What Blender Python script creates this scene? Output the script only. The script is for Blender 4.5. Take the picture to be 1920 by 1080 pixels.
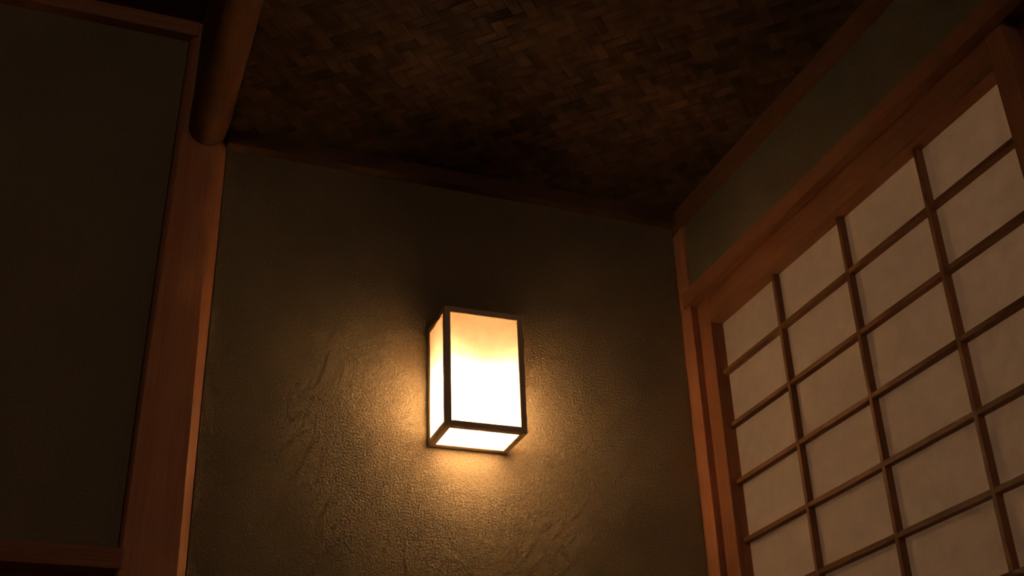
import bpy, bmesh, math, random
from mathutils import Matrix, Vector

for o in list(bpy.data.objects):
    bpy.data.objects.remove(o, do_unlink=True)

S = bpy.context.scene
COL = S.collection
H = 0.55                                   # eye height of the seated photographer above the tatami

# ------------------------------------------------------------------ camera
cam = bpy.data.cameras.new('camera')
cam.sensor_width = 36.0
cam.lens = 2202.0 * 36.0 / 1920.0
cam.clip_start = 0.02
camo = bpy.data.objects.new('camera', cam)
COL.objects.link(camo)
yaw, pitch, roll = 0.36759434, 0.49921759, -0.02840197
fwd = Vector((math.sin(yaw) * math.cos(pitch), math.cos(yaw) * math.cos(pitch), math.sin(pitch)))
rgt = Vector((math.cos(yaw), -math.sin(yaw), 0))
upv = rgt.cross(fwd)
r2 = rgt * math.cos(roll) + upv * math.sin(roll)
u2 = upv * math.cos(roll) - rgt * math.sin(roll)
M = Matrix((r2, u2, -fwd)).transposed().to_4x4()
M.translation = Vector((0, -2.1, H))
camo.matrix_world = M
S.camera = camo

# ------------------------------------------------------------------ world, exposure, room light
S.view_settings.view_transform = 'Standard'
S.view_settings.look = 'None'
S.view_settings.exposure = 0.0
S.view_settings.gamma = 1.0
S.view_settings.use_curve_mapping = False
S.cycles.use_denoising = True
S.cycles.max_bounces = 16
S.cycles.diffuse_bounces = 7
S.cycles.transmission_bounces = 8
S.cycles.transparent_max_bounces = 12
S.cycles.sample_clamp_indirect = 20.0
S.cycles.caustics_reflective = False
S.cycles.caustics_refractive = False

W = bpy.data.worlds.new('night')
S.world = W
W.use_nodes = True
W.node_tree.nodes['Background'].inputs[0].default_value = (0.10, 0.08, 0.06, 1)
W.node_tree.nodes['Background'].inputs[1].default_value = 0.01

BULB = 1130.0                               # radiance of the bulb in the lantern
ROOM = 3.6                                 # watts of the dim lamp in the room behind the camera
PASSAGE = 17.0                              # watts of the lamp in the passage
BULB_COL = (1.0, 0.70, 0.44)

rl = bpy.data.lights.new('room_lamp', 'AREA')
rl.shape = 'DISK'
rl.size = 0.5
rl.energy = ROOM
rl.color = (1.0, 0.68, 0.48)
rlo = bpy.data.objects.new('room_lamp', rl)
COL.objects.link(rlo)
rlo.location = (-0.15, -3.7, H + 1.38)
rlo.rotation_euler = (Vector((0.3, 0.0, H + 0.8)) - rlo.location).to_track_quat('-Z', 'Y').to_euler()

# the passage behind the paper screens has a lamp of its own
cl = bpy.data.lights.new('passage_lamp', 'AREA')
cl.shape = 'DISK'
cl.size = 0.6
cl.energy = PASSAGE
cl.color = (1.0, 0.645, 0.42)
clo = bpy.data.objects.new('passage_lamp', cl)
COL.objects.link(clo)
clo.location = (3.0, -1.3, H + 1.2)
clo.rotation_euler = (Vector((1.3, -0.7, H + 0.6)) - clo.location).to_track_quat('-Z', 'Y').to_euler()

# ------------------------------------------------------------------ material helpers
def mat(name):
    m = bpy.data.materials.new(name)
    m.use_nodes = True
    nt = m.node_tree
    b = nt.nodes['Principled BSDF']
    return m, nt, b

def nd(nt, t, **kw):
    n = nt.nodes.new(t)
    for k, v in kw.items():
        setattr(n, k, v)
    return n

def ramp(nt, stops):
    r = nd(nt, 'ShaderNodeValToRGB')
    el = r.color_ramp.elements
    while len(el) < len(stops):
        el.new(0.5)
    for e, (p, c) in zip(el, stops):
        e.position = p
        e.color = (*c, 1) if len(c) == 3 else c
    return r

def wood(name, axis, light, dark, rough=0.5, grain=1.0, spec=0.2, vary=0.25, patch=0.0):
    """Cedar: fine lines running along the given axis, each piece with an offset of its own."""
    m, nt, b = mat(name)
    L = nt.links.new
    tc = nd(nt, 'ShaderNodeTexCoord')
    oi = nd(nt, 'ShaderNodeObjectInfo')
    off = nd(nt, 'ShaderNodeVectorMath', operation='SCALE')
    comb = nd(nt, 'ShaderNodeCombineXYZ')
    for k in range(3):
        L(oi.outputs['Random'], comb.inputs[k])
    L(comb.outputs[0], off.inputs[0]); off.inputs[3].default_value = 13.0
    add = nd(nt, 'ShaderNodeVectorMath', operation='ADD')
    L(tc.outputs['Object'], add.inputs[0]); L(off.outputs[0], add.inputs[1])
    mp = nd(nt, 'ShaderNodeMapping')
    sc = [1.0, 1.0, 1.0]
    sc['xyz'.index(axis)] = 0.03
    mp.inputs['Scale'].default_value = sc
    L(add.outputs[0], mp.inputs[0])
    n1 = nd(nt, 'ShaderNodeTexNoise')
    n1.inputs['Scale'].default_value = 260.0
    n1.inputs['Detail'].default_value = 3.0
    L(mp.outputs[0], n1.inputs['Vector'])
    n2 = nd(nt, 'ShaderNodeTexNoise')
    n2.inputs['Scale'].default_value = 26.0
    n2.inputs['Detail'].default_value = 2.0
    L(mp.outputs[0], n2.inputs['Vector'])
    mx = nd(nt, 'ShaderNodeMath', operation='MULTIPLY_ADD')
    L(n1.outputs[0], mx.inputs[0]); mx.inputs[1].default_value = 0.55 * grain
    ml = nd(nt, 'ShaderNodeMath', operation='MULTIPLY')
    L(n2.outputs[0], ml.inputs[0]); ml.inputs[1].default_value = 0.45
    ms = nd(nt, 'ShaderNodeMath', operation='SUBTRACT')
    L(ml.outputs[0], ms.inputs[0]); ms.inputs[1].default_value = 0.275 * (grain - 1)
    L(ms.outputs[0], mx.inputs[2])
    rp = ramp(nt, [(0.30, dark), (0.68, light)])
    L(mx.outputs[0], rp.inputs[0])
    hv = nd(nt, 'ShaderNodeHueSaturation')
    mr = nd(nt, 'ShaderNodeMapRange')
    L(oi.outputs['Random'], mr.inputs[0])
    mr.inputs[3].default_value = 1.0 - vary
    mr.inputs[4].default_value = 1.0 + vary
    L(mr.outputs[0], hv.inputs['Value'])
    if patch:
        pn = nd(nt, 'ShaderNodeTexNoise'); pn.inputs['Scale'].default_value = 24.0; pn.inputs['Detail'].default_value = 0.0
        L(add.outputs[0], pn.inputs['Vector'])
        pm = nd(nt, 'ShaderNodeMapRange')
        L(pn.outputs[0], pm.inputs[0]); pm.inputs[1].default_value = 0.3; pm.inputs[2].default_value = 0.7
        pm.inputs[3].default_value = 1 - patch; pm.inputs[4].default_value = 1 + patch
        vm = nd(nt, 'ShaderNodeMath', operation='MULTIPLY')
        L(mr.outputs[0], vm.inputs[0]); L(pm.outputs[0], vm.inputs[1])
        L(vm.outputs[0], hv.inputs['Value'])
    L(rp.outputs[0], hv.inputs['Color'])
    L(hv.outputs[0], b.inputs['Base Color'])
    b.inputs['Roughness'].default_value = rough
    b.inputs['Specular IOR Level'].default_value = spec
    bp = nd(nt, 'ShaderNodeBump')
    bp.inputs['Strength'].default_value = 0.25
    bp.inputs['Distance'].default_value = 0.0006
    L(n1.outputs[0], bp.inputs['Height'])
    L(bp.outputs[0], b.inputs['Normal'])
    return m

CEDAR_L, CEDAR_D = (0.62, 0.29, 0.15), (0.44, 0.18, 0.085)
wood_x = wood('cedar_along_x', 'x', CEDAR_L, CEDAR_D, grain=1.6, vary=0.08)
wood_y = wood('cedar_along_y', 'y', CEDAR_L, CEDAR_D, vary=0.08)
wood_z = wood('cedar_along_z', 'z', CEDAR_L, CEDAR_D, vary=0.08)
BAR_L, BAR_D = (0.76, 0.60, 0.44), (0.62, 0.47, 0.33)
bar_x = wood('lantern_wood_x', 'x', BAR_L, BAR_D, 0.55, 0.7, vary=0.05)
bar_y = wood('lantern_wood_y', 'y', BAR_L, BAR_D, 0.55, 0.7, vary=0.05)
bar_z = wood('lantern_wood_z', 'z', BAR_L, BAR_D, 0.55, 0.7, vary=0.05)
dim_x = wood('smoked_cedar_x', 'x', (0.20, 0.098, 0.05), (0.13, 0.058, 0.027), vary=0.05)
dim_y = wood('smoked_cedar_y', 'y', (0.27, 0.120, 0.060), (0.185, 0.076, 0.037), spec=0.08, vary=0.05)
frame_z = wood('screen_frame_z', 'z', (0.44, 0.20, 0.102), (0.30, 0.122, 0.058), spec=0.15, vary=0.06)
frame_y = wood('screen_frame_y', 'y', (0.40, 0.18, 0.092), (0.27, 0.11, 0.052), spec=0.15, vary=0.06)
bar_thin_z = wood('muntin_z', 'z', (0.32, 0.155, 0.08), (0.21, 0.092, 0.045), spec=0.15, vary=0.12)
bar_thin_y = wood('muntin_y', 'y', (0.32, 0.155, 0.08), (0.21, 0.092, 0.045), spec=0.15, vary=0.12)
low_x = wood('lintel_cedar', 'x', (0.45, 0.20, 0.105), (0.29, 0.115, 0.055), grain=1.7, spec=0.1, vary=0.05)
dark_y = wood('dark_board', 'x', (0.16, 0.09, 0.05), (0.09, 0.05, 0.028), 0.6)
strip_a = wood('woven_strip_a', 'x', (0.138, 0.072, 0.038), (0.072, 0.036, 0.019), 0.6, 1.0, 0.08, 0.28, patch=0.22)

# ---- clay plaster
def plaster(name, c1, c2, relief=1.0, pitted=0.62):
    m, nt, b = mat(name)
    L = nt.links.new
    tc = nd(nt, 'ShaderNodeTexCoord')
    big = nd(nt, 'ShaderNodeTexNoise'); big.inputs['Scale'].default_value = 4.0; big.inputs['Detail'].default_value = 4
    L(tc.outputs['Object'], big.inputs['Vector'])
    fine = nd(nt, 'ShaderNodeTexNoise'); fine.inputs['Scale'].default_value = 240.0; fine.inputs['Detail'].default_value = 3
    fine.inputs['Roughness'].default_value = 0.55
    L(tc.outputs['Object'], fine.inputs['Vector'])
    mid = nd(nt, 'ShaderNodeTexNoise'); mid.inputs['Scale'].default_value = 38.0; mid.inputs['Detail'].default_value = 3
    L(tc.outputs['Object'], mid.inputs['Vector'])
    vor = nd(nt, 'ShaderNodeTexVoronoi'); vor.inputs['Scale'].default_value = 85.0
    vor.inputs['Randomness'].default_value = 1.0
    wn = nd(nt, 'ShaderNodeTexNoise'); wn.inputs['Scale'].default_value = 210.0; wn.inputs['Detail'].default_value = 1
    L(tc.outputs['Object'], wn.inputs['Vector'])
    ws = nd(nt, 'ShaderNodeVectorMath', operation='SCALE'); L(wn.outputs['Color'], ws.inputs[0]); ws.inputs[3].default_value = 0.006
    wa = nd(nt, 'ShaderNodeVectorMath', operation='ADD'); L(tc.outputs['Object'], wa.inputs[0]); L(ws.outputs[0], wa.inputs[1])
    L(wa.outputs[0], vor.inputs['Vector'])
    pit = ramp(nt, [(0.07, (1, 1, 1)), (0.16, (0, 0, 0))])
    keep = nd(nt, 'ShaderNodeMath', operation='GREATER_THAN'); keep.inputs[1].default_value = pitted
    sep = nd(nt, 'ShaderNodeSeparateColor'); L(vor.outputs['Color'], sep.inputs[0])
    L(sep.outputs[0], keep.inputs[0])
    sz = nd(nt, 'ShaderNodeMath', operation='ADD'); L(sep.outputs[1], sz.inputs[0]); sz.inputs[1].default_value = 0.25
    dv = nd(nt, 'ShaderNodeMath', operation='DIVIDE'); L(vor.outputs['Distance'], dv.inputs[0]); L(sz.outputs[0], dv.inputs[1])
    L(dv.outputs[0], pit.inputs[0])
    pits = nd(nt, 'ShaderNodeMath', operation='MULTIPLY')
    L(pit.outputs[0], pits.inputs[0]); L(keep.outputs[0], pits.inputs[1])
    rp = ramp(nt, [(0.3, c1), (0.7, c2)])
    L(big.outputs[0], rp.inputs[0])
    sand = nd(nt, 'ShaderNodeMapRange'); L(fine.outputs[0], sand.inputs[0])
    sand.inputs[1].default_value = 0.3; sand.inputs[2].default_value = 0.7; sand.inputs[3].default_value = 0.78; sand.inputs[4].default_value = 1.18
    sv = nd(nt, 'ShaderNodeVectorMath', operation='SCALE'); L(rp.outputs[0], sv.inputs[0]); L(sand.outputs[0], sv.inputs[3])
    mixc = nd(nt, 'ShaderNodeMix', data_type='RGBA')
    L(pits.outputs[0], mixc.inputs[0]); L(sv.outputs[0], mixc.inputs[6])
    mixc.inputs[7].default_value = (c1[0] * .3, c1[1] * .28, c1[2] * .25, 1)
    L(mixc.outputs[2], b.inputs['Base Color'])
    b.inputs['Roughness'].default_value = 0.95
    b.inputs['Specular IOR Level'].default_value = 0.0
    h1 = nd(nt, 'ShaderNodeMath', operation='MULTIPLY_ADD')
    L(mid.outputs[0], h1.inputs[0]); h1.inputs[1].default_value = 0.35; L(fine.outputs[0], h1.inputs[2])
    h2 = nd(nt, 'ShaderNodeMath', operation='SUBTRACT')
    L(h1.outputs[0], h2.inputs[0]); L(pits.outputs[0], h2.inputs[1])
    bp = nd(nt, 'ShaderNodeBump')
    bp.inputs['Strength'].default_value = 1.0
    bp.inputs['Distance'].default_value = 0.0028 * relief
    L(h2.outputs[0], bp.inputs['Height']); L(bp.outputs[0], b.inputs['Normal'])
    return m

clay = plaster('clay_plaster', (0.285, 0.226, 0.138), (0.33, 0.264, 0.163))
clay_side = plaster('clay_plaster_side', (0.285, 0.226, 0.138), (0.33, 0.264, 0.163), 0.3, 0.9)

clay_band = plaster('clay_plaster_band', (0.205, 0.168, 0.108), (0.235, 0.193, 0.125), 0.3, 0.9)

# ---- papers
def paper(name, col, trans, transl, clear):
    """Washi: part reflects, part scatters through, a little passes straight between the fibres."""
    m, nt, b = mat(name)
    nt.nodes.remove(b)
    L = nt.links.new
    out = nt.nodes['Material Output']
    tc = nd(nt, 'ShaderNodeTexCoord')
    n = nd(nt, 'ShaderNodeTexNoise'); n.inputs['Scale'].default_value = 160; n.inputs['Detail'].default_value = 5
    n.inputs['Roughness'].default_value = 0.7
    L(tc.outputs['Object'], n.inputs['Vector'])
    n2 = nd(nt, 'ShaderNodeTexNoise'); n2.inputs['Scale'].default_value = 35; n2.inputs['Detail'].default_value = 3
    L(tc.outputs['Object'], n2.inputs['Vector'])
    av = nd(nt, 'ShaderNodeMath', operation='ADD'); L(n.outputs[0], av.inputs[0]); L(n2.outputs[0], av.inputs[1])
    hf = nd(nt, 'ShaderNodeMath', operation='MULTIPLY'); L(av.outputs[0], hf.inputs[0]); hf.inputs[1].default_value = 0.5
    def tint(c, lo):
        r = ramp(nt, [(0.3, tuple(x * lo for x in c)), (0.7, c)])
        L(hf.outputs[0], r.inputs[0])
        return r
    d = nd(nt, 'ShaderNodeBsdfDiffuse'); L(tint(col, 0.94).outputs[0], d.inputs[0])
    t = nd(nt, 'ShaderNodeBsdfTranslucent'); L(tint(trans, 0.72).outputs[0], t.inputs[0])
    mx = nd(nt, 'ShaderNodeMixShader'); mx.inputs[0].default_value = transl
    L(d.outputs[0], mx.inputs[1]); L(t.outputs[0], mx.inputs[2])
    if clear > 0:
        tp = nd(nt, 'ShaderNodeBsdfTransparent'); tp.inputs[0].default_value = (*trans, 1)
        m2 = nd(nt, 'ShaderNodeMixShader'); m2.inputs[0].default_value = clear
        L(mx.outputs[0], m2.inputs[1]); L(tp.outputs[0], m2.inputs[2])
        mx = m2
    L(mx.outputs[0], out.inputs['Surface'])
    return m

lamp_paper = paper('lantern_washi', (0.66, 0.615, 0.55), (0.90, 0.84, 0.75), 0.55, 0.035)
shoji_paper = paper('shoji_washi', (0.80, 0.73, 0.64), (0.80, 0.73, 0.64), 0.5, 0.0)

def plain(name, c, rough=0.5, emit=0, ecol=None):
    m, nt, b = mat(name)
    b.inputs['Base Color'].default_value = (*c, 1)
    b.inputs['Roughness'].default_value = rough
    if emit:
        b.inputs['Emission Color'].default_value = (*ecol, 1)
        b.inputs['Emission Strength'].default_value = emit
    return m
white_plastic = plain('white_plastic', (0.75, 0.72, 0.66), 0.4)
bulb_glow = plain('lit_bulb_glass', (0.8, 0.8, 0.8), 0.4, BULB, BULB_COL)
brass = plain('brass', (0.55, 0.38, 0.15), 0.35)

# tatami
tat, nt, b = mat('tatami')
tc = nd(nt, 'ShaderNodeTexCoord'); wv = nd(nt, 'ShaderNodeTexWave'); wv.inputs['Scale'].default_value = 60
wv.inputs['Distortion'].default_value = 0.6
nt.links.new(tc.outputs['Object'], wv.inputs['Vector'])
rp = ramp(nt, [(0.2, (0.22, 0.18, 0.10)), (0.8, (0.32, 0.26, 0.15))])
nt.links.new(wv.outputs[0], rp.inputs[0]); nt.links.new(rp.outputs[0], b.inputs['Base Color'])
b.inputs['Roughness'].default_value = 0.7

# ------------------------------------------------------------------ geometry helpers
def mesh_from_bm(name, bm, m):
    me = bpy.data.meshes.new(name)
    bm.normal_update()
    bm.to_mesh(me)
    bm.free()
    if m:
        me.materials.append(m)
    return me

def link(name, me, parent=None):
    o = bpy.data.objects.new(name, me)
    COL.objects.link(o)
    if parent:
        o.parent = parent
    return o

def tag(o, label=None, cat=None, group=None, kind=None):
    for k, v in (('label', label), ('category', cat), ('group', group), ('kind', kind)):
        if v:
            o[k] = v
    return o

def empty(name, loc=(0, 0, 0)):
    o = bpy.data.objects.new(name, None)
    o.empty_display_size = 0.05
    o.location = loc
    COL.objects.link(o)
    return o

def add_box(bm, x0, x1, y0, y1, z0, z1, bev=0.0):
    x0, x1 = sorted((x0, x1)); y0, y1 = sorted((y0, y1)); z0, z1 = sorted((z0, z1))
    t = bmesh.new()
    v = [t.verts.new(p) for p in ((x0, y0, z0), (x1, y0, z0), (x1, y1, z0), (x0, y1, z0),
                                  (x0, y0, z1), (x1, y0, z1), (x1, y1, z1), (x0, y1, z1))]
    for f in ((3, 2, 1, 0), (4, 5, 6, 7), (0, 1, 5, 4), (1, 2, 6, 5), (2, 3, 7, 6), (3, 0, 4, 7)):
        t.faces.new([v[i] for i in f])
    if bev:
        bmesh.ops.bevel(t, geom=t.edges[:], offset=bev, segments=1, affect='EDGES', clamp_overlap=True)
    me = bpy.data.meshes.new('tmp')
    t.to_mesh(me); t.free()
    bm.from_mesh(me)
    bpy.data.meshes.remove(me)

def box(name, ext, m, parent=None, bev=0.0, dz=H):
    """One box as one object; z measured from eye level."""
    x0, x1, y0, y1, z0, z1 = ext
    bm = bmesh.new()
    add_box(bm, x0, x1, y0, y1, z0 + dz, z1 + dz, bev)
    return link(name, mesh_from_bm(name, bm, m), parent)

def boxes(name, exts, m, parent=None, bev=0.0):
    bm = bmesh.new()
    for x0, x1, y0, y1, z0, z1 in exts:
        add_box(bm, x0, x1, y0, y1, z0 + H, z1 + H, bev)
    return link(name, mesh_from_bm(name, bm, m), parent)

def loft(name, rings, m, parent=None, smooth=False, angle=35):
    """Closed outlines (equal counts) joined in order and capped."""
    bm = bmesh.new()
    R = [[bm.verts.new((p[0], p[1], p[2] + H)) for p in r] for r in rings]
    n = len(R[0])
    for a, b_ in zip(R, R[1:]):
        for i in range(n):
            bm.faces.new((a[i], a[(i + 1) % n], b_[(i + 1) % n], b_[i]))
    bm.faces.new(R[0][::-1]); bm.faces.new(R[-1])
    bmesh.ops.recalc_face_normals(bm, faces=bm.faces[:])
    if smooth:
        for f in bm.faces:
            f.smooth = True
    me = mesh_from_bm(name, bm, m)
    if smooth:
        me.set_sharp_from_angle(angle=math.radians(angle))
    return link(name, me, parent)

def lathe(name, prof, c, m, parent, seg=24):
    bm = bmesh.new()
    rings = []
    for r, z in prof:
        if r < 1e-6:
            rings.append([bm.verts.new((c[0], c[1], c[2] + z))])
        else:
            rings.append([bm.verts.new((c[0] + r * math.cos(2 * math.pi * k / seg), c[1] + r * math.sin(2 * math.pi * k / seg), c[2] + z)) for k in range(seg)])
    for a, b_ in zip(rings, rings[1:]):
        for k in range(seg):
            k2 = (k + 1) % seg
            if len(a) == 1 and len(b_) == 1:
                continue
            if len(a) == 1:
                bm.faces.new((a[0], b_[k2], b_[k]))
            elif len(b_) == 1:
                bm.faces.new((a[k], a[k2], b_[0]))
            else:
                bm.faces.new((a[k], a[k2], b_[k2], b_[k]))
    bmesh.ops.recalc_face_normals(bm, faces=bm.faces[:])
    for f in bm.faces:
        f.smooth = True
    return link(name, mesh_from_bm(name, bm, m), parent)

def interp(tab, z):
    if z <= tab[0][0]:
        (a, u), (b_, v) = tab[0], tab[1]
    elif z >= tab[-1][0]:
        (a, u), (b_, v) = tab[-2], tab[-1]
    else:
        for (a, u), (b_, v) in zip(tab, tab[1:]):
            if a <= z <= b_:
                break
    return u + (v - u) * (z - a) / (b_ - a)

# ------------------------------------------------------------------ the room
XC = 1.2226            # left face of the corner post
XP = 1.2295             # upper plaster of the right wall
ZC = 1.4925            # middle of the woven ceiling
YF = -4.2              # wall behind the photographer
XL = -1.6
FLOOR = -H
PR = [(-0.55, 0.1930), (0.55, 0.1840), (0.87, 0.1787), (1.2, 0.1764), (1.45, 0.1738), (1.76, 0.1705)]   # right edge of the post
PL = [(-0.55, 0.0690), (0.60, 0.0676), (0.86, 0.0660), (1.2, 0.0674), (1.47, 0.0687), (1.76, 0.0718)]   # left edge

tag(box('floor', (XL - .1, 1.45, YF - .1, 0.14, FLOOR - .05, FLOOR), tat),
    'straw coloured tatami floor of the small room', 'floor', kind='structure')

def wall_between(name, left, right, z0, z1, m, y0=0.0, y1=0.08):
    zs = sorted({z0, z1, *[z for z, _ in PR if z0 < z < z1]})
    return loft(name, [[(left(z), y0, z), (right(z), y0, z), (right(z), y1, z), (left(z), y1, z)] for z in zs], m)

GAP = 0.0022
tag(wall_between('wall_back', lambda z: interp(PR, z) + GAP, lambda z: XC - 0.0018, FLOOR, ZC + .004, clay),
    'olive brown clay plaster wall behind the glowing lantern', 'wall', kind='structure')
tag(wall_between('wall_back_left', lambda z: XL, lambda z: interp(PL, z) - GAP * .7, 0.5700, 1.80, clay_side),
    'dark plaster wall panel left of the cedar post, between two rails', 'wall', kind='structure')
tag(box('wall_back_far', (XL, -0.9005, 0.0, 0.08, FLOOR, 0.5695), clay_side), 'plaster wall beside the sliding door, below the lintel', 'wall', kind='structure')
tag(box('wall_left', (XL - .08, XL, YF, 0.12, FLOOR, 1.80), clay_side), 'plaster wall at the left end of the room', 'wall', kind='structure')
tag(box('wall_front', (XL - .08, 1.45, YF - .08, YF, FLOOR, 1.80), clay_side), 'plaster wall behind the photographer', 'wall', kind='structure')
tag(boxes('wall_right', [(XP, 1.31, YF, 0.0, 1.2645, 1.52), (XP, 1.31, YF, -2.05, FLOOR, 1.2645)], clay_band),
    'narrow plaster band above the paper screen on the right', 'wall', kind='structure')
tag(box('wall_above_log', (0.0925, 0.160, YF, -0.0265, 1.512, 1.80), clay_side),
    'short hanging plaster wall above the round log', 'wall', kind='structure')

tag(box('floor_passage', (1.45, 3.3, YF - .1, 0.14, FLOOR - .05, FLOOR), dark_y), 'plank floor of the passage', 'floor', kind='structure')
tag(box('wall_passage', (3.2, 3.3, YF, 0.1, FLOOR, 1.52), clay_side), 'outer wall of the passage behind the paper screens', 'wall', kind='structure')
tag(box('wall_passage_end', (1.34, 3.2, 0.0, 0.1, FLOOR, 1.52), clay_side), 'end wall of the passage', 'wall', kind='structure')
tag(box('wall_passage_near', (1.45, 3.2, YF - .08, YF, FLOOR, 1.52), clay_side), 'near end wall of the passage', 'wall', kind='structure')
tag(box('ceiling_passage', (1.31, 3.3, YF, 0.1, 1.52, 1.56), dark_y), 'board ceiling of the passage', 'ceiling', kind='structure')

# ---- left post: a cedar trunk hewn flat in front, its waney edges left round
PF = 0.022
WR = [(-0.55, 0.0155), (0.55, 0.0155), (0.87, 0.0168), (1.0, 0.0185), (1.19, 0.0250), (1.45, 0.0360), (1.76, 0.040)]
WL = [(-0.55, 0.006), (0.55, 0.006), (1.0, 0.008), (1.45, 0.012), (1.72, 0.015), (1.76, 0.015)]
rings = []
for k in range(25):
    z = FLOOR + (1.80 - FLOOR) * k / 24
    xl, xr, wr, wl = interp(PL, z), interp(PR, z), interp(WR, z), interp(WL, z)
    rnd = max(0.0, min(1.0, (z - 0.85) / 0.5))
    r = [(xl, 0.09, z), (xl, -0.001, z)]
    p0, p2 = (xl, -0.003), (xl + wl, -PF)
    p1 = (xl + wl * .22, -PF * .80)
    for s in (0.0, .25, .5, .75, 1.0):
        r.append(((1 - s) ** 2 * p0[0] + 2 * s * (1 - s) * p1[0] + s * s * p2[0], (1 - s) ** 2 * p0[1] + 2 * s * (1 - s) * p1[1] + s * s * p2[1], z))
    p0, p2 = (xr - wr, -PF), (xr, -0.003)
    bul = 0.5 - 0.33 * rnd
    p1 = (xr - wr * (0.5 - 0.25 * rnd), -0.003 - (PF - .003) * (0.5 + 0.33 * rnd))
    for s in (0.0, .2, .4, .6, .8, 1.0):
        r.append(((1 - s) ** 2 * p0[0] + 2 * s * (1 - s) * p1[0] + s * s * p2[0], (1 - s) ** 2 * p0[1] + 2 * s * (1 - s) * p1[1] + s * s * p2[1], z))
    r.append((xr, 0.09, z))
    rings.append(r)
tag(loft('trim_1', rings, wood_z, smooth=True, angle=24),
    'tall reddish cedar post with rounded edges, left of the lantern', 'post', kind='structure')

tag(box('trim_2', (XC, 1.34, 0.12, -0.0455, FLOOR, 1.436), wood_z, bev=0.0008),
    'slim cedar corner post between the lantern wall and the paper screen', 'post', kind='structure')

# ---- round log that carries the edge of the woven ceiling
rings = []
rnd = random.Random(4)
N = 28
for k in range(23):
    t = k / 22
    y = -0.0215 + (YF + 0.0215) * t ** 1.4
    rr = 0.0412 + 0.0015 * min(1, abs(y) / .25) + 0.0006 * math.sin(y * 9.0) if k else 0.0385
    cx, cz = 0.1298, 1.4795
    rings.append([(cx + rr * math.cos(2 * math.pi * i / N), y, cz + rr * math.sin(2 * math.pi * i / N)) for i in range(N)])
tag(loft('trim_3', rings, dim_y, smooth=True, angle=60),
    'round peeled log along the ceiling edge, its end on the cedar post', 'log', kind='structure')

# ---- ceiling and wall trims
tag(box('trim_4', (0.1735, XC - .004, 0.0, -0.0255, 1.4539, 1.4905), dim_x, bev=0.0008),
    'thin dark wood moulding where the lantern wall meets the woven ceiling', 'moulding', kind='structure')
prof = [(1.2196, 1.4905), (1.2196, 1.4405), (1.2206, 1.4395), (1.2232, 1.4390), (1.2240, 1.4402), (1.2250, 1.4402), (1.2258, 1.4384),
        (1.2282, 1.4380), (1.2290, 1.4392), (1.2300, 1.4392), (1.2308, 1.4374), (1.2330, 1.4370), (1.2400, 1.4370), (1.2400, 1.4905)]
tag(loft('trim_5', [[(x, y, z) for x, z in prof] for y in (-0.0005, YF)], dim_y),
    'grooved wood moulding under the ceiling above the paper screen', 'moulding', kind='structure')
tag(box('trim_6', (XL, 0.0866, 0.0, -0.0262, 1.7170, 1.7555), wood_x, bev=0.0008),
    'wood rail at the top of the left plaster panel, upper left corner', 'rail', kind='structure')
ZH, ZHT = 1.2264, 1.2642
tag(boxes('trim_7', [(1.2146, 1.2222, -0.0255, -0.0460, ZH, ZHT), (1.2146, 1.2378, -0.0458, YF, ZH, ZHT),
                     (1.2378, 1.2712, -0.0458, YF, 1.2400, ZHT), (1.2712, 1.2765, -0.0458, YF, ZH, ZHT),
                     (1.2765, 1.3095, -0.0458, YF, 1.2400, ZHT), (1.3095, 1.325, -0.0458, YF, ZH, ZHT)], frame_y, bev=0.0006),
    'cedar head rail running above the paper screen', 'rail', kind='structure')
tag(boxes('trim_8', [(XL, 0.0772, 0.0305, -0.0240, 0.5512, 0.5877), (XL, 0.0660, 0.10, 0.0305, 0.5700, 0.5877)], low_x, bev=0.0008),
    'cedar lintel at the foot of the left plaster panel, lower left corner', 'lintel', kind='structure')

# ---- woven ceiling: two sets of shaved wood strips crossing at 45 degrees, over two and under two
board = box('ceiling', (0.165, 1.236, YF, -0.0005, ZC + 0.006, ZC + 0.026), dark_y)
tag(board, 'ceiling woven of brown wood strips in a twill pattern', 'ceiling', kind='structure')
Wp, A0, B0 = 0.02418, 0.0060, 0.0213
Q = math.sqrt(0.5)
CX0, CX1, CY0, CY1 = 0.1655, 1.2325, -1.75, -0.001
rnd = random.Random(11)

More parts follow.
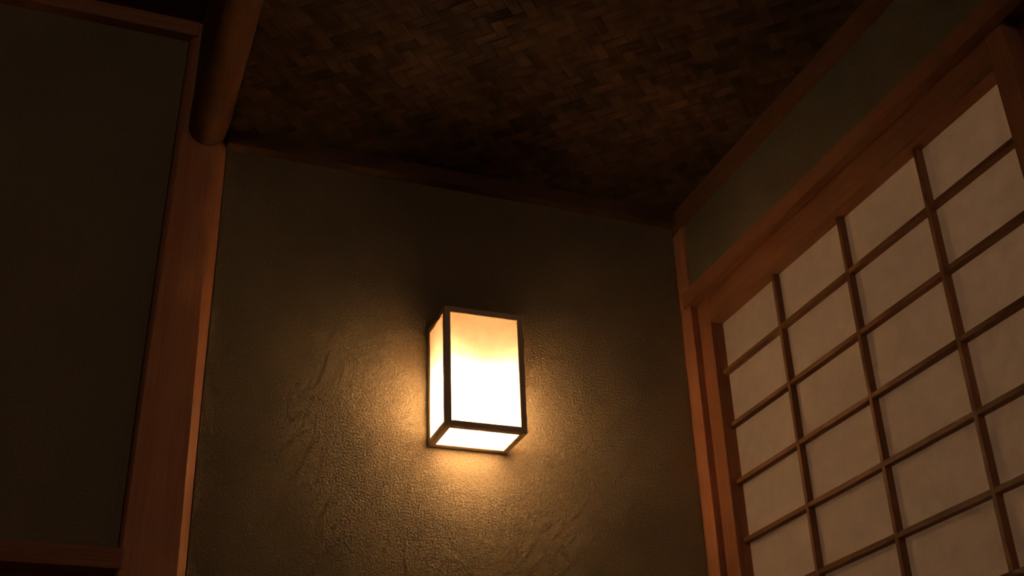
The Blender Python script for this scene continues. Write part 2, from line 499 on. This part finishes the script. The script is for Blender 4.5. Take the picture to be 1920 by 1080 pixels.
def strip_mesh(is_a, n):
    """Strip n of a set, as a bent ribbon over its crossings."""
    along = (lambda c, s: ((s + c) * Q, (s - c) * Q)) if is_a else (lambda c, s: ((c + s) * Q, (c - s) * Q))
    # a runs along (+x,+y), b along (+x,-y): point = a*(Q,Q) + b*(Q,-Q)
    off_c, off_s = (B0, A0) if is_a else (A0, B0)
    c0 = off_c + n * Wp
    g = 0.00045 + rnd.uniform(0, 0.0005)
    ca, cb = c0 + g, c0 + Wp - g
    def pt(c, s):
        a, b_ = (s, c) if is_a else (c, s)
        return (a + b_) * Q, (a - b_) * Q
    cells = []
    for m_ in range(-160, 160):
        s0 = off_s + m_ * Wp
        inside = False
        for cc in (ca, cb):
            for ss in (s0, s0 + Wp):
                x, y = pt(cc, ss)
                if CX0 <= x <= CX1 and CY0 <= y <= CY1:
                    inside = True
        if inside:
            cells.append(m_)
    if not cells:
        return None
    def low(m_):
        d = (m_ - n) if is_a else (n - m_)
        return (d % 4 in (3, 0)) == is_a
    st = []
    e = 0.0035
    t = 0.0011
    amp = 0.0013
    jit = [rnd.uniform(-0.00025, 0.00025) for _ in range(3)]
    for m_ in range(cells[0], cells[-1] + 1):
        s0 = off_s + m_ * Wp
        z = -amp if low(m_) else amp
        pl, nl = low(m_ - 1), low(m_ + 1)
        cur = low(m_)
        if pl != cur or m_ == cells[0]:
            st.append((s0 + (0.0006 if cur else e) * (m_ != cells[0]), z))
        else:
            if cur:
                st.append((s0, z - 0.0005))       # a float bows out a little at its middle
        if nl != cur or m_ == cells[-1]:
            st.append((s0 + Wp - (0.0006 if cur else e) * (m_ != cells[-1]), z))
    bm = bmesh.new()
    rows = []
    for s, z in st:
        row = []
        for c, dz in ((ca, 0.0003), ((ca + cb) / 2, -0.0002), (cb, 0.0003)):
            x, y = pt(c, s)
            row.append(bm.verts.new((x, y, ZC + H + z + dz + jit[0])))
        for c in (cb, ca):
            x, y = pt(c, s)
            row.append(bm.verts.new((x, y, ZC + H + z + t)))
        rows.append(row)
    for r0, r1 in zip(rows, rows[1:]):
        for i in range(5):
            bm.faces.new((r0[i], r0[(i + 1) % 5], r1[(i + 1) % 5], r1[i]))
    bm.faces.new(rows[0]); bm.faces.new(rows[-1][::-1])
    bmesh.ops.recalc_face_normals(bm, faces=bm.faces[:])
    for co, no in (((CX0, 0, 0), (-1, 0, 0)), ((CX1, 0, 0), (1, 0, 0)), ((0, CY0, 0), (0, -1, 0)), ((0, CY1, 0), (0, 1, 0))):
        bmesh.ops.bisect_plane(bm, geom=bm.verts[:] + bm.edges[:] + bm.faces[:], plane_co=co, plane_no=no, clear_outer=True)
    if len(bm.faces) < 4:
        bm.free()
        return None
    # bring the strip's own axis onto x so that its grain runs along it
    ang = math.radians(-45 if is_a else 45)
    bmesh.ops.rotate(bm, verts=bm.verts[:], cent=(0, 0, 0), matrix=Matrix.Rotation(ang, 3, 'Z'))
    me = mesh_from_bm('strip', bm, strip_a)
    return me, -ang

for is_a in (True, False):
    for n in range(-120, 120):
        r = strip_mesh(is_a, n)
        if r:
            o = link('strip', r[0], board)
            o.rotation_euler = (0, 0, r[1])

# ---- high board ceiling left of the log
hc = box('ceiling_left', (XL, 0.0925, YF, 0.0, 1.770, 1.800), dark_y)
tag(hc, 'dark plank ceiling above the top rail, upper left corner', 'ceiling', kind='structure')
y = 0.0
while y > -2.2:
    y1 = y - 0.24
    box('plank', (XL, 0.0915, y - 0.0015, y1 + 0.0015, 1.7556, 1.770), dark_y, hc, bev=0.001)
    y = y1

# ------------------------------------------------------------------ shoji screens
def shoji(name, label, xf, y0, y1, sw0, sw1, vx, group=None):
    """xf: front face, y0 (wall side) .. y1 (camera side); built upwards from the floor groove."""
    root = empty(name, (xf + 0.016, (y0 + y1) / 2, 0.01))
    tag(root, label, 'sliding screen', group)
    root['kind'] = 'thing'
    base = Vector(root.location)
    def part(nm, ext, m, bev=0.0007):
        o = box(nm, ext, m, None, bev)
        o.data.transform(Matrix.Translation(-base))
        o.parent = root
        return o
    xb = xf + 0.0316
    zt, zb = 1.2372, FLOOR + 0.01
    z_in, z_koshi = 1.1632, -0.205
    part('stile', (xf, xb, y0, y0 - sw0, zb, zt), frame_z)
    part('stile', (xf, xb, y1 + sw1, y1, zb, zt), frame_z)
    ya, yb = y0 - sw0, y1 + sw1
    part('top_rail', (xf, xb, ya, yb, z_in, zt), frame_y)
    part('middle_rail', (xf, xb, ya, yb, z_koshi - 0.03, z_koshi), frame_y)
    part('bottom_rail', (xf, xb, ya, yb, zb, zb + 0.055), frame_y)
    part('foot_panel', (xf + 0.012, xf + 0.020, ya, yb, zb + 0.055, z_koshi - 0.03), frame_y)
    mw = 0.0088
    xm0, xm1 = xf + 0.0163, xf + 0.0306
    vs = [(v, v - mw) for v in vx]
    hs = []
    z = 1.0479
    while z - 0.01 > z_koshi + 0.03:
        hs.append((z, z - 0.0094))
        z -= 0.1236
    for a, c in vs:
        part('muntin', (xm0, xm1, a, c, z_koshi, z_in), bar_thin_z, 0.0004)
    edges = [ya] + [e for p in vs for e in p] + [yb]
    for zu, zl in hs:
        for k in range(0, len(edges), 2):
            part('muntin', (xm0 + 0.0003, xm1, edges[k], edges[k + 1], zl, zu), bar_thin_y, 0.0004)
    yc = [ya] + [(a + c) / 2 for a, c in vs] + [yb]
    zc = [z_in] + [(a + c) / 2 for a, c in hs] + [z_koshi]
    for i in range(len(yc) - 1):
        for j in range(len(zc) - 1):
            part('paper_pane', (xm1, xm1 + 0.0005, yc[i], yc[i + 1], zc[j], zc[j + 1]), shoji_paper, 0)
    return root

shoji('shoji_screen', 'paper screen with a grid of slim cedar bars, filling the right wall', 1.2387,
      -0.0462, -1.0472, 0.0495, 0.0390, [-0.3212, -0.5526, -0.7846])
shoji('shoji_screen', 'second paper screen sliding behind the first, at the right edge', 1.2772,
      -1.0300, -2.0310, 0.0660, 0.0390, [-1.300, -1.532, -1.764])

# ------------------------------------------------------------------ sliding door under the left lintel
root = empty('sliding_door', (-0.4, 0.0555, 0.01))
tag(root, 'sliding door with a cedar frame under the lintel, lower left corner', 'sliding door', kind='thing')
def dpart(nm, ext, m, bev=0.0008):
    o = box(nm, ext, m, None, bev)
    o.data.transform(Matrix.Translation(-Vector(root.location)))
    o.parent = root
dpart('frame_rail', (-0.90, 0.0655, 0.0440, 0.0670, 0.5160, 0.5640), wood_x)
dpart('frame_rail', (-0.90, 0.0655, 0.0440, 0.0670, FLOOR + .01, FLOOR + .05), wood_x)
dpart('frame_stile', (-0.90, -0.865, 0.0440, 0.0670, FLOOR + .05, 0.5160), wood_z)
dpart('frame_stile', (0.0305, 0.0655, 0.0440, 0.0670, FLOOR + .05, 0.5160), wood_z)
dpart('panel', (-0.865, 0.0305, 0.050, 0.062, FLOOR + .05, 0.5160), clay_side, 0)

# ------------------------------------------------------------------ wall lantern
LX0, LX1 = 0.6205, 0.7870
LY0, LY1 = -0.0035, -0.1190
LZ0, LZ1 = 0.8385, 1.0945
BW = 0.0125
lan = empty('wall_lantern', (LX0, LY0, LZ0 + H))
lan.rotation_euler = (0, -0.0125, 0)
tag(lan, 'lit box lantern of white paper in a slim wood frame on the plaster wall', 'lamp')
lw, ld, lh = LX1 - LX0, LY1 - LY0, LZ1 - LZ0
def lpart(nm, ext, m, bev=0.0006):
    return box(nm, ext, m, lan, bev, 0.0)
for xa in (0, lw - BW):
    for ya in (0, ld + BW):
        lpart('frame_post', (xa, xa + BW, ya, ya - BW, 0, lh), bar_z)
for za in (0, lh - BW):
    for ya in (0, ld + BW):
        lpart('frame_bar', (BW, lw - BW, ya, ya - BW, za, za + BW), bar_x)
    for xa in (0, lw - BW):
        lpart('frame_bar', (xa, xa + BW, -BW, ld + BW, za, za + BW), bar_y)
PT = 0.0004
IN = 0.0016
def panel(ext):
    return lpart('paper_panel', ext, lamp_paper, 0)
panel((BW - .002, lw - BW + .002, ld + IN, ld + IN + PT, BW - .002, lh - BW + .002))            # front
panel((IN, IN + PT, -BW + .002, ld + BW - .002, BW - .002, lh - BW + .002))                       # left
panel((lw - IN - PT, lw - IN, -BW + .002, ld + BW - .002, BW - .002, lh - BW + .002))             # right
panel((BW - .002, lw - BW + .002, -BW + .002, ld + BW - .002, IN, IN + PT))                       # bottom
lpart('back_board', (BW, lw - BW, -0.001, -0.006, BW, lh - BW), bar_z, 0)
lpart('top_board', (BW, lw - BW, -BW, ld + BW, lh - 0.008, lh - 0.002), bar_x, 0)
cx, cy = lw / 2, ld / 2
lathe('socket', [(0, lh - .008), (0.022, lh - .008), (0.022, lh - .050), (0.0165, lh - .052), (0.0165, lh - .086), (0, lh - .086)], (cx, cy, 0), white_plastic, lan)
zb = lh - 0.086
bulb = lathe('bulb', [(0, zb), (0.0135, zb), (0.0145, zb - .008), (0.0285, zb - .040), (0.0310, zb - .046), (0.0310, zb - .050), (0.0, zb - .050)], (cx, cy, 0), white_plastic, lan)
gz = zb - .0505
gp = [(0.0, gz), (0.0295, gz)] + [(0.0295 * math.cos(a), gz - 0.021 * math.sin(a)) for a in [math.radians(90 * k / 9) for k in range(1, 10)]]
gp[-1] = (0.0, gp[-1][1])
lathe('bulb_globe', gp, (cx, cy, 0), bulb_glow, bulb, 16)
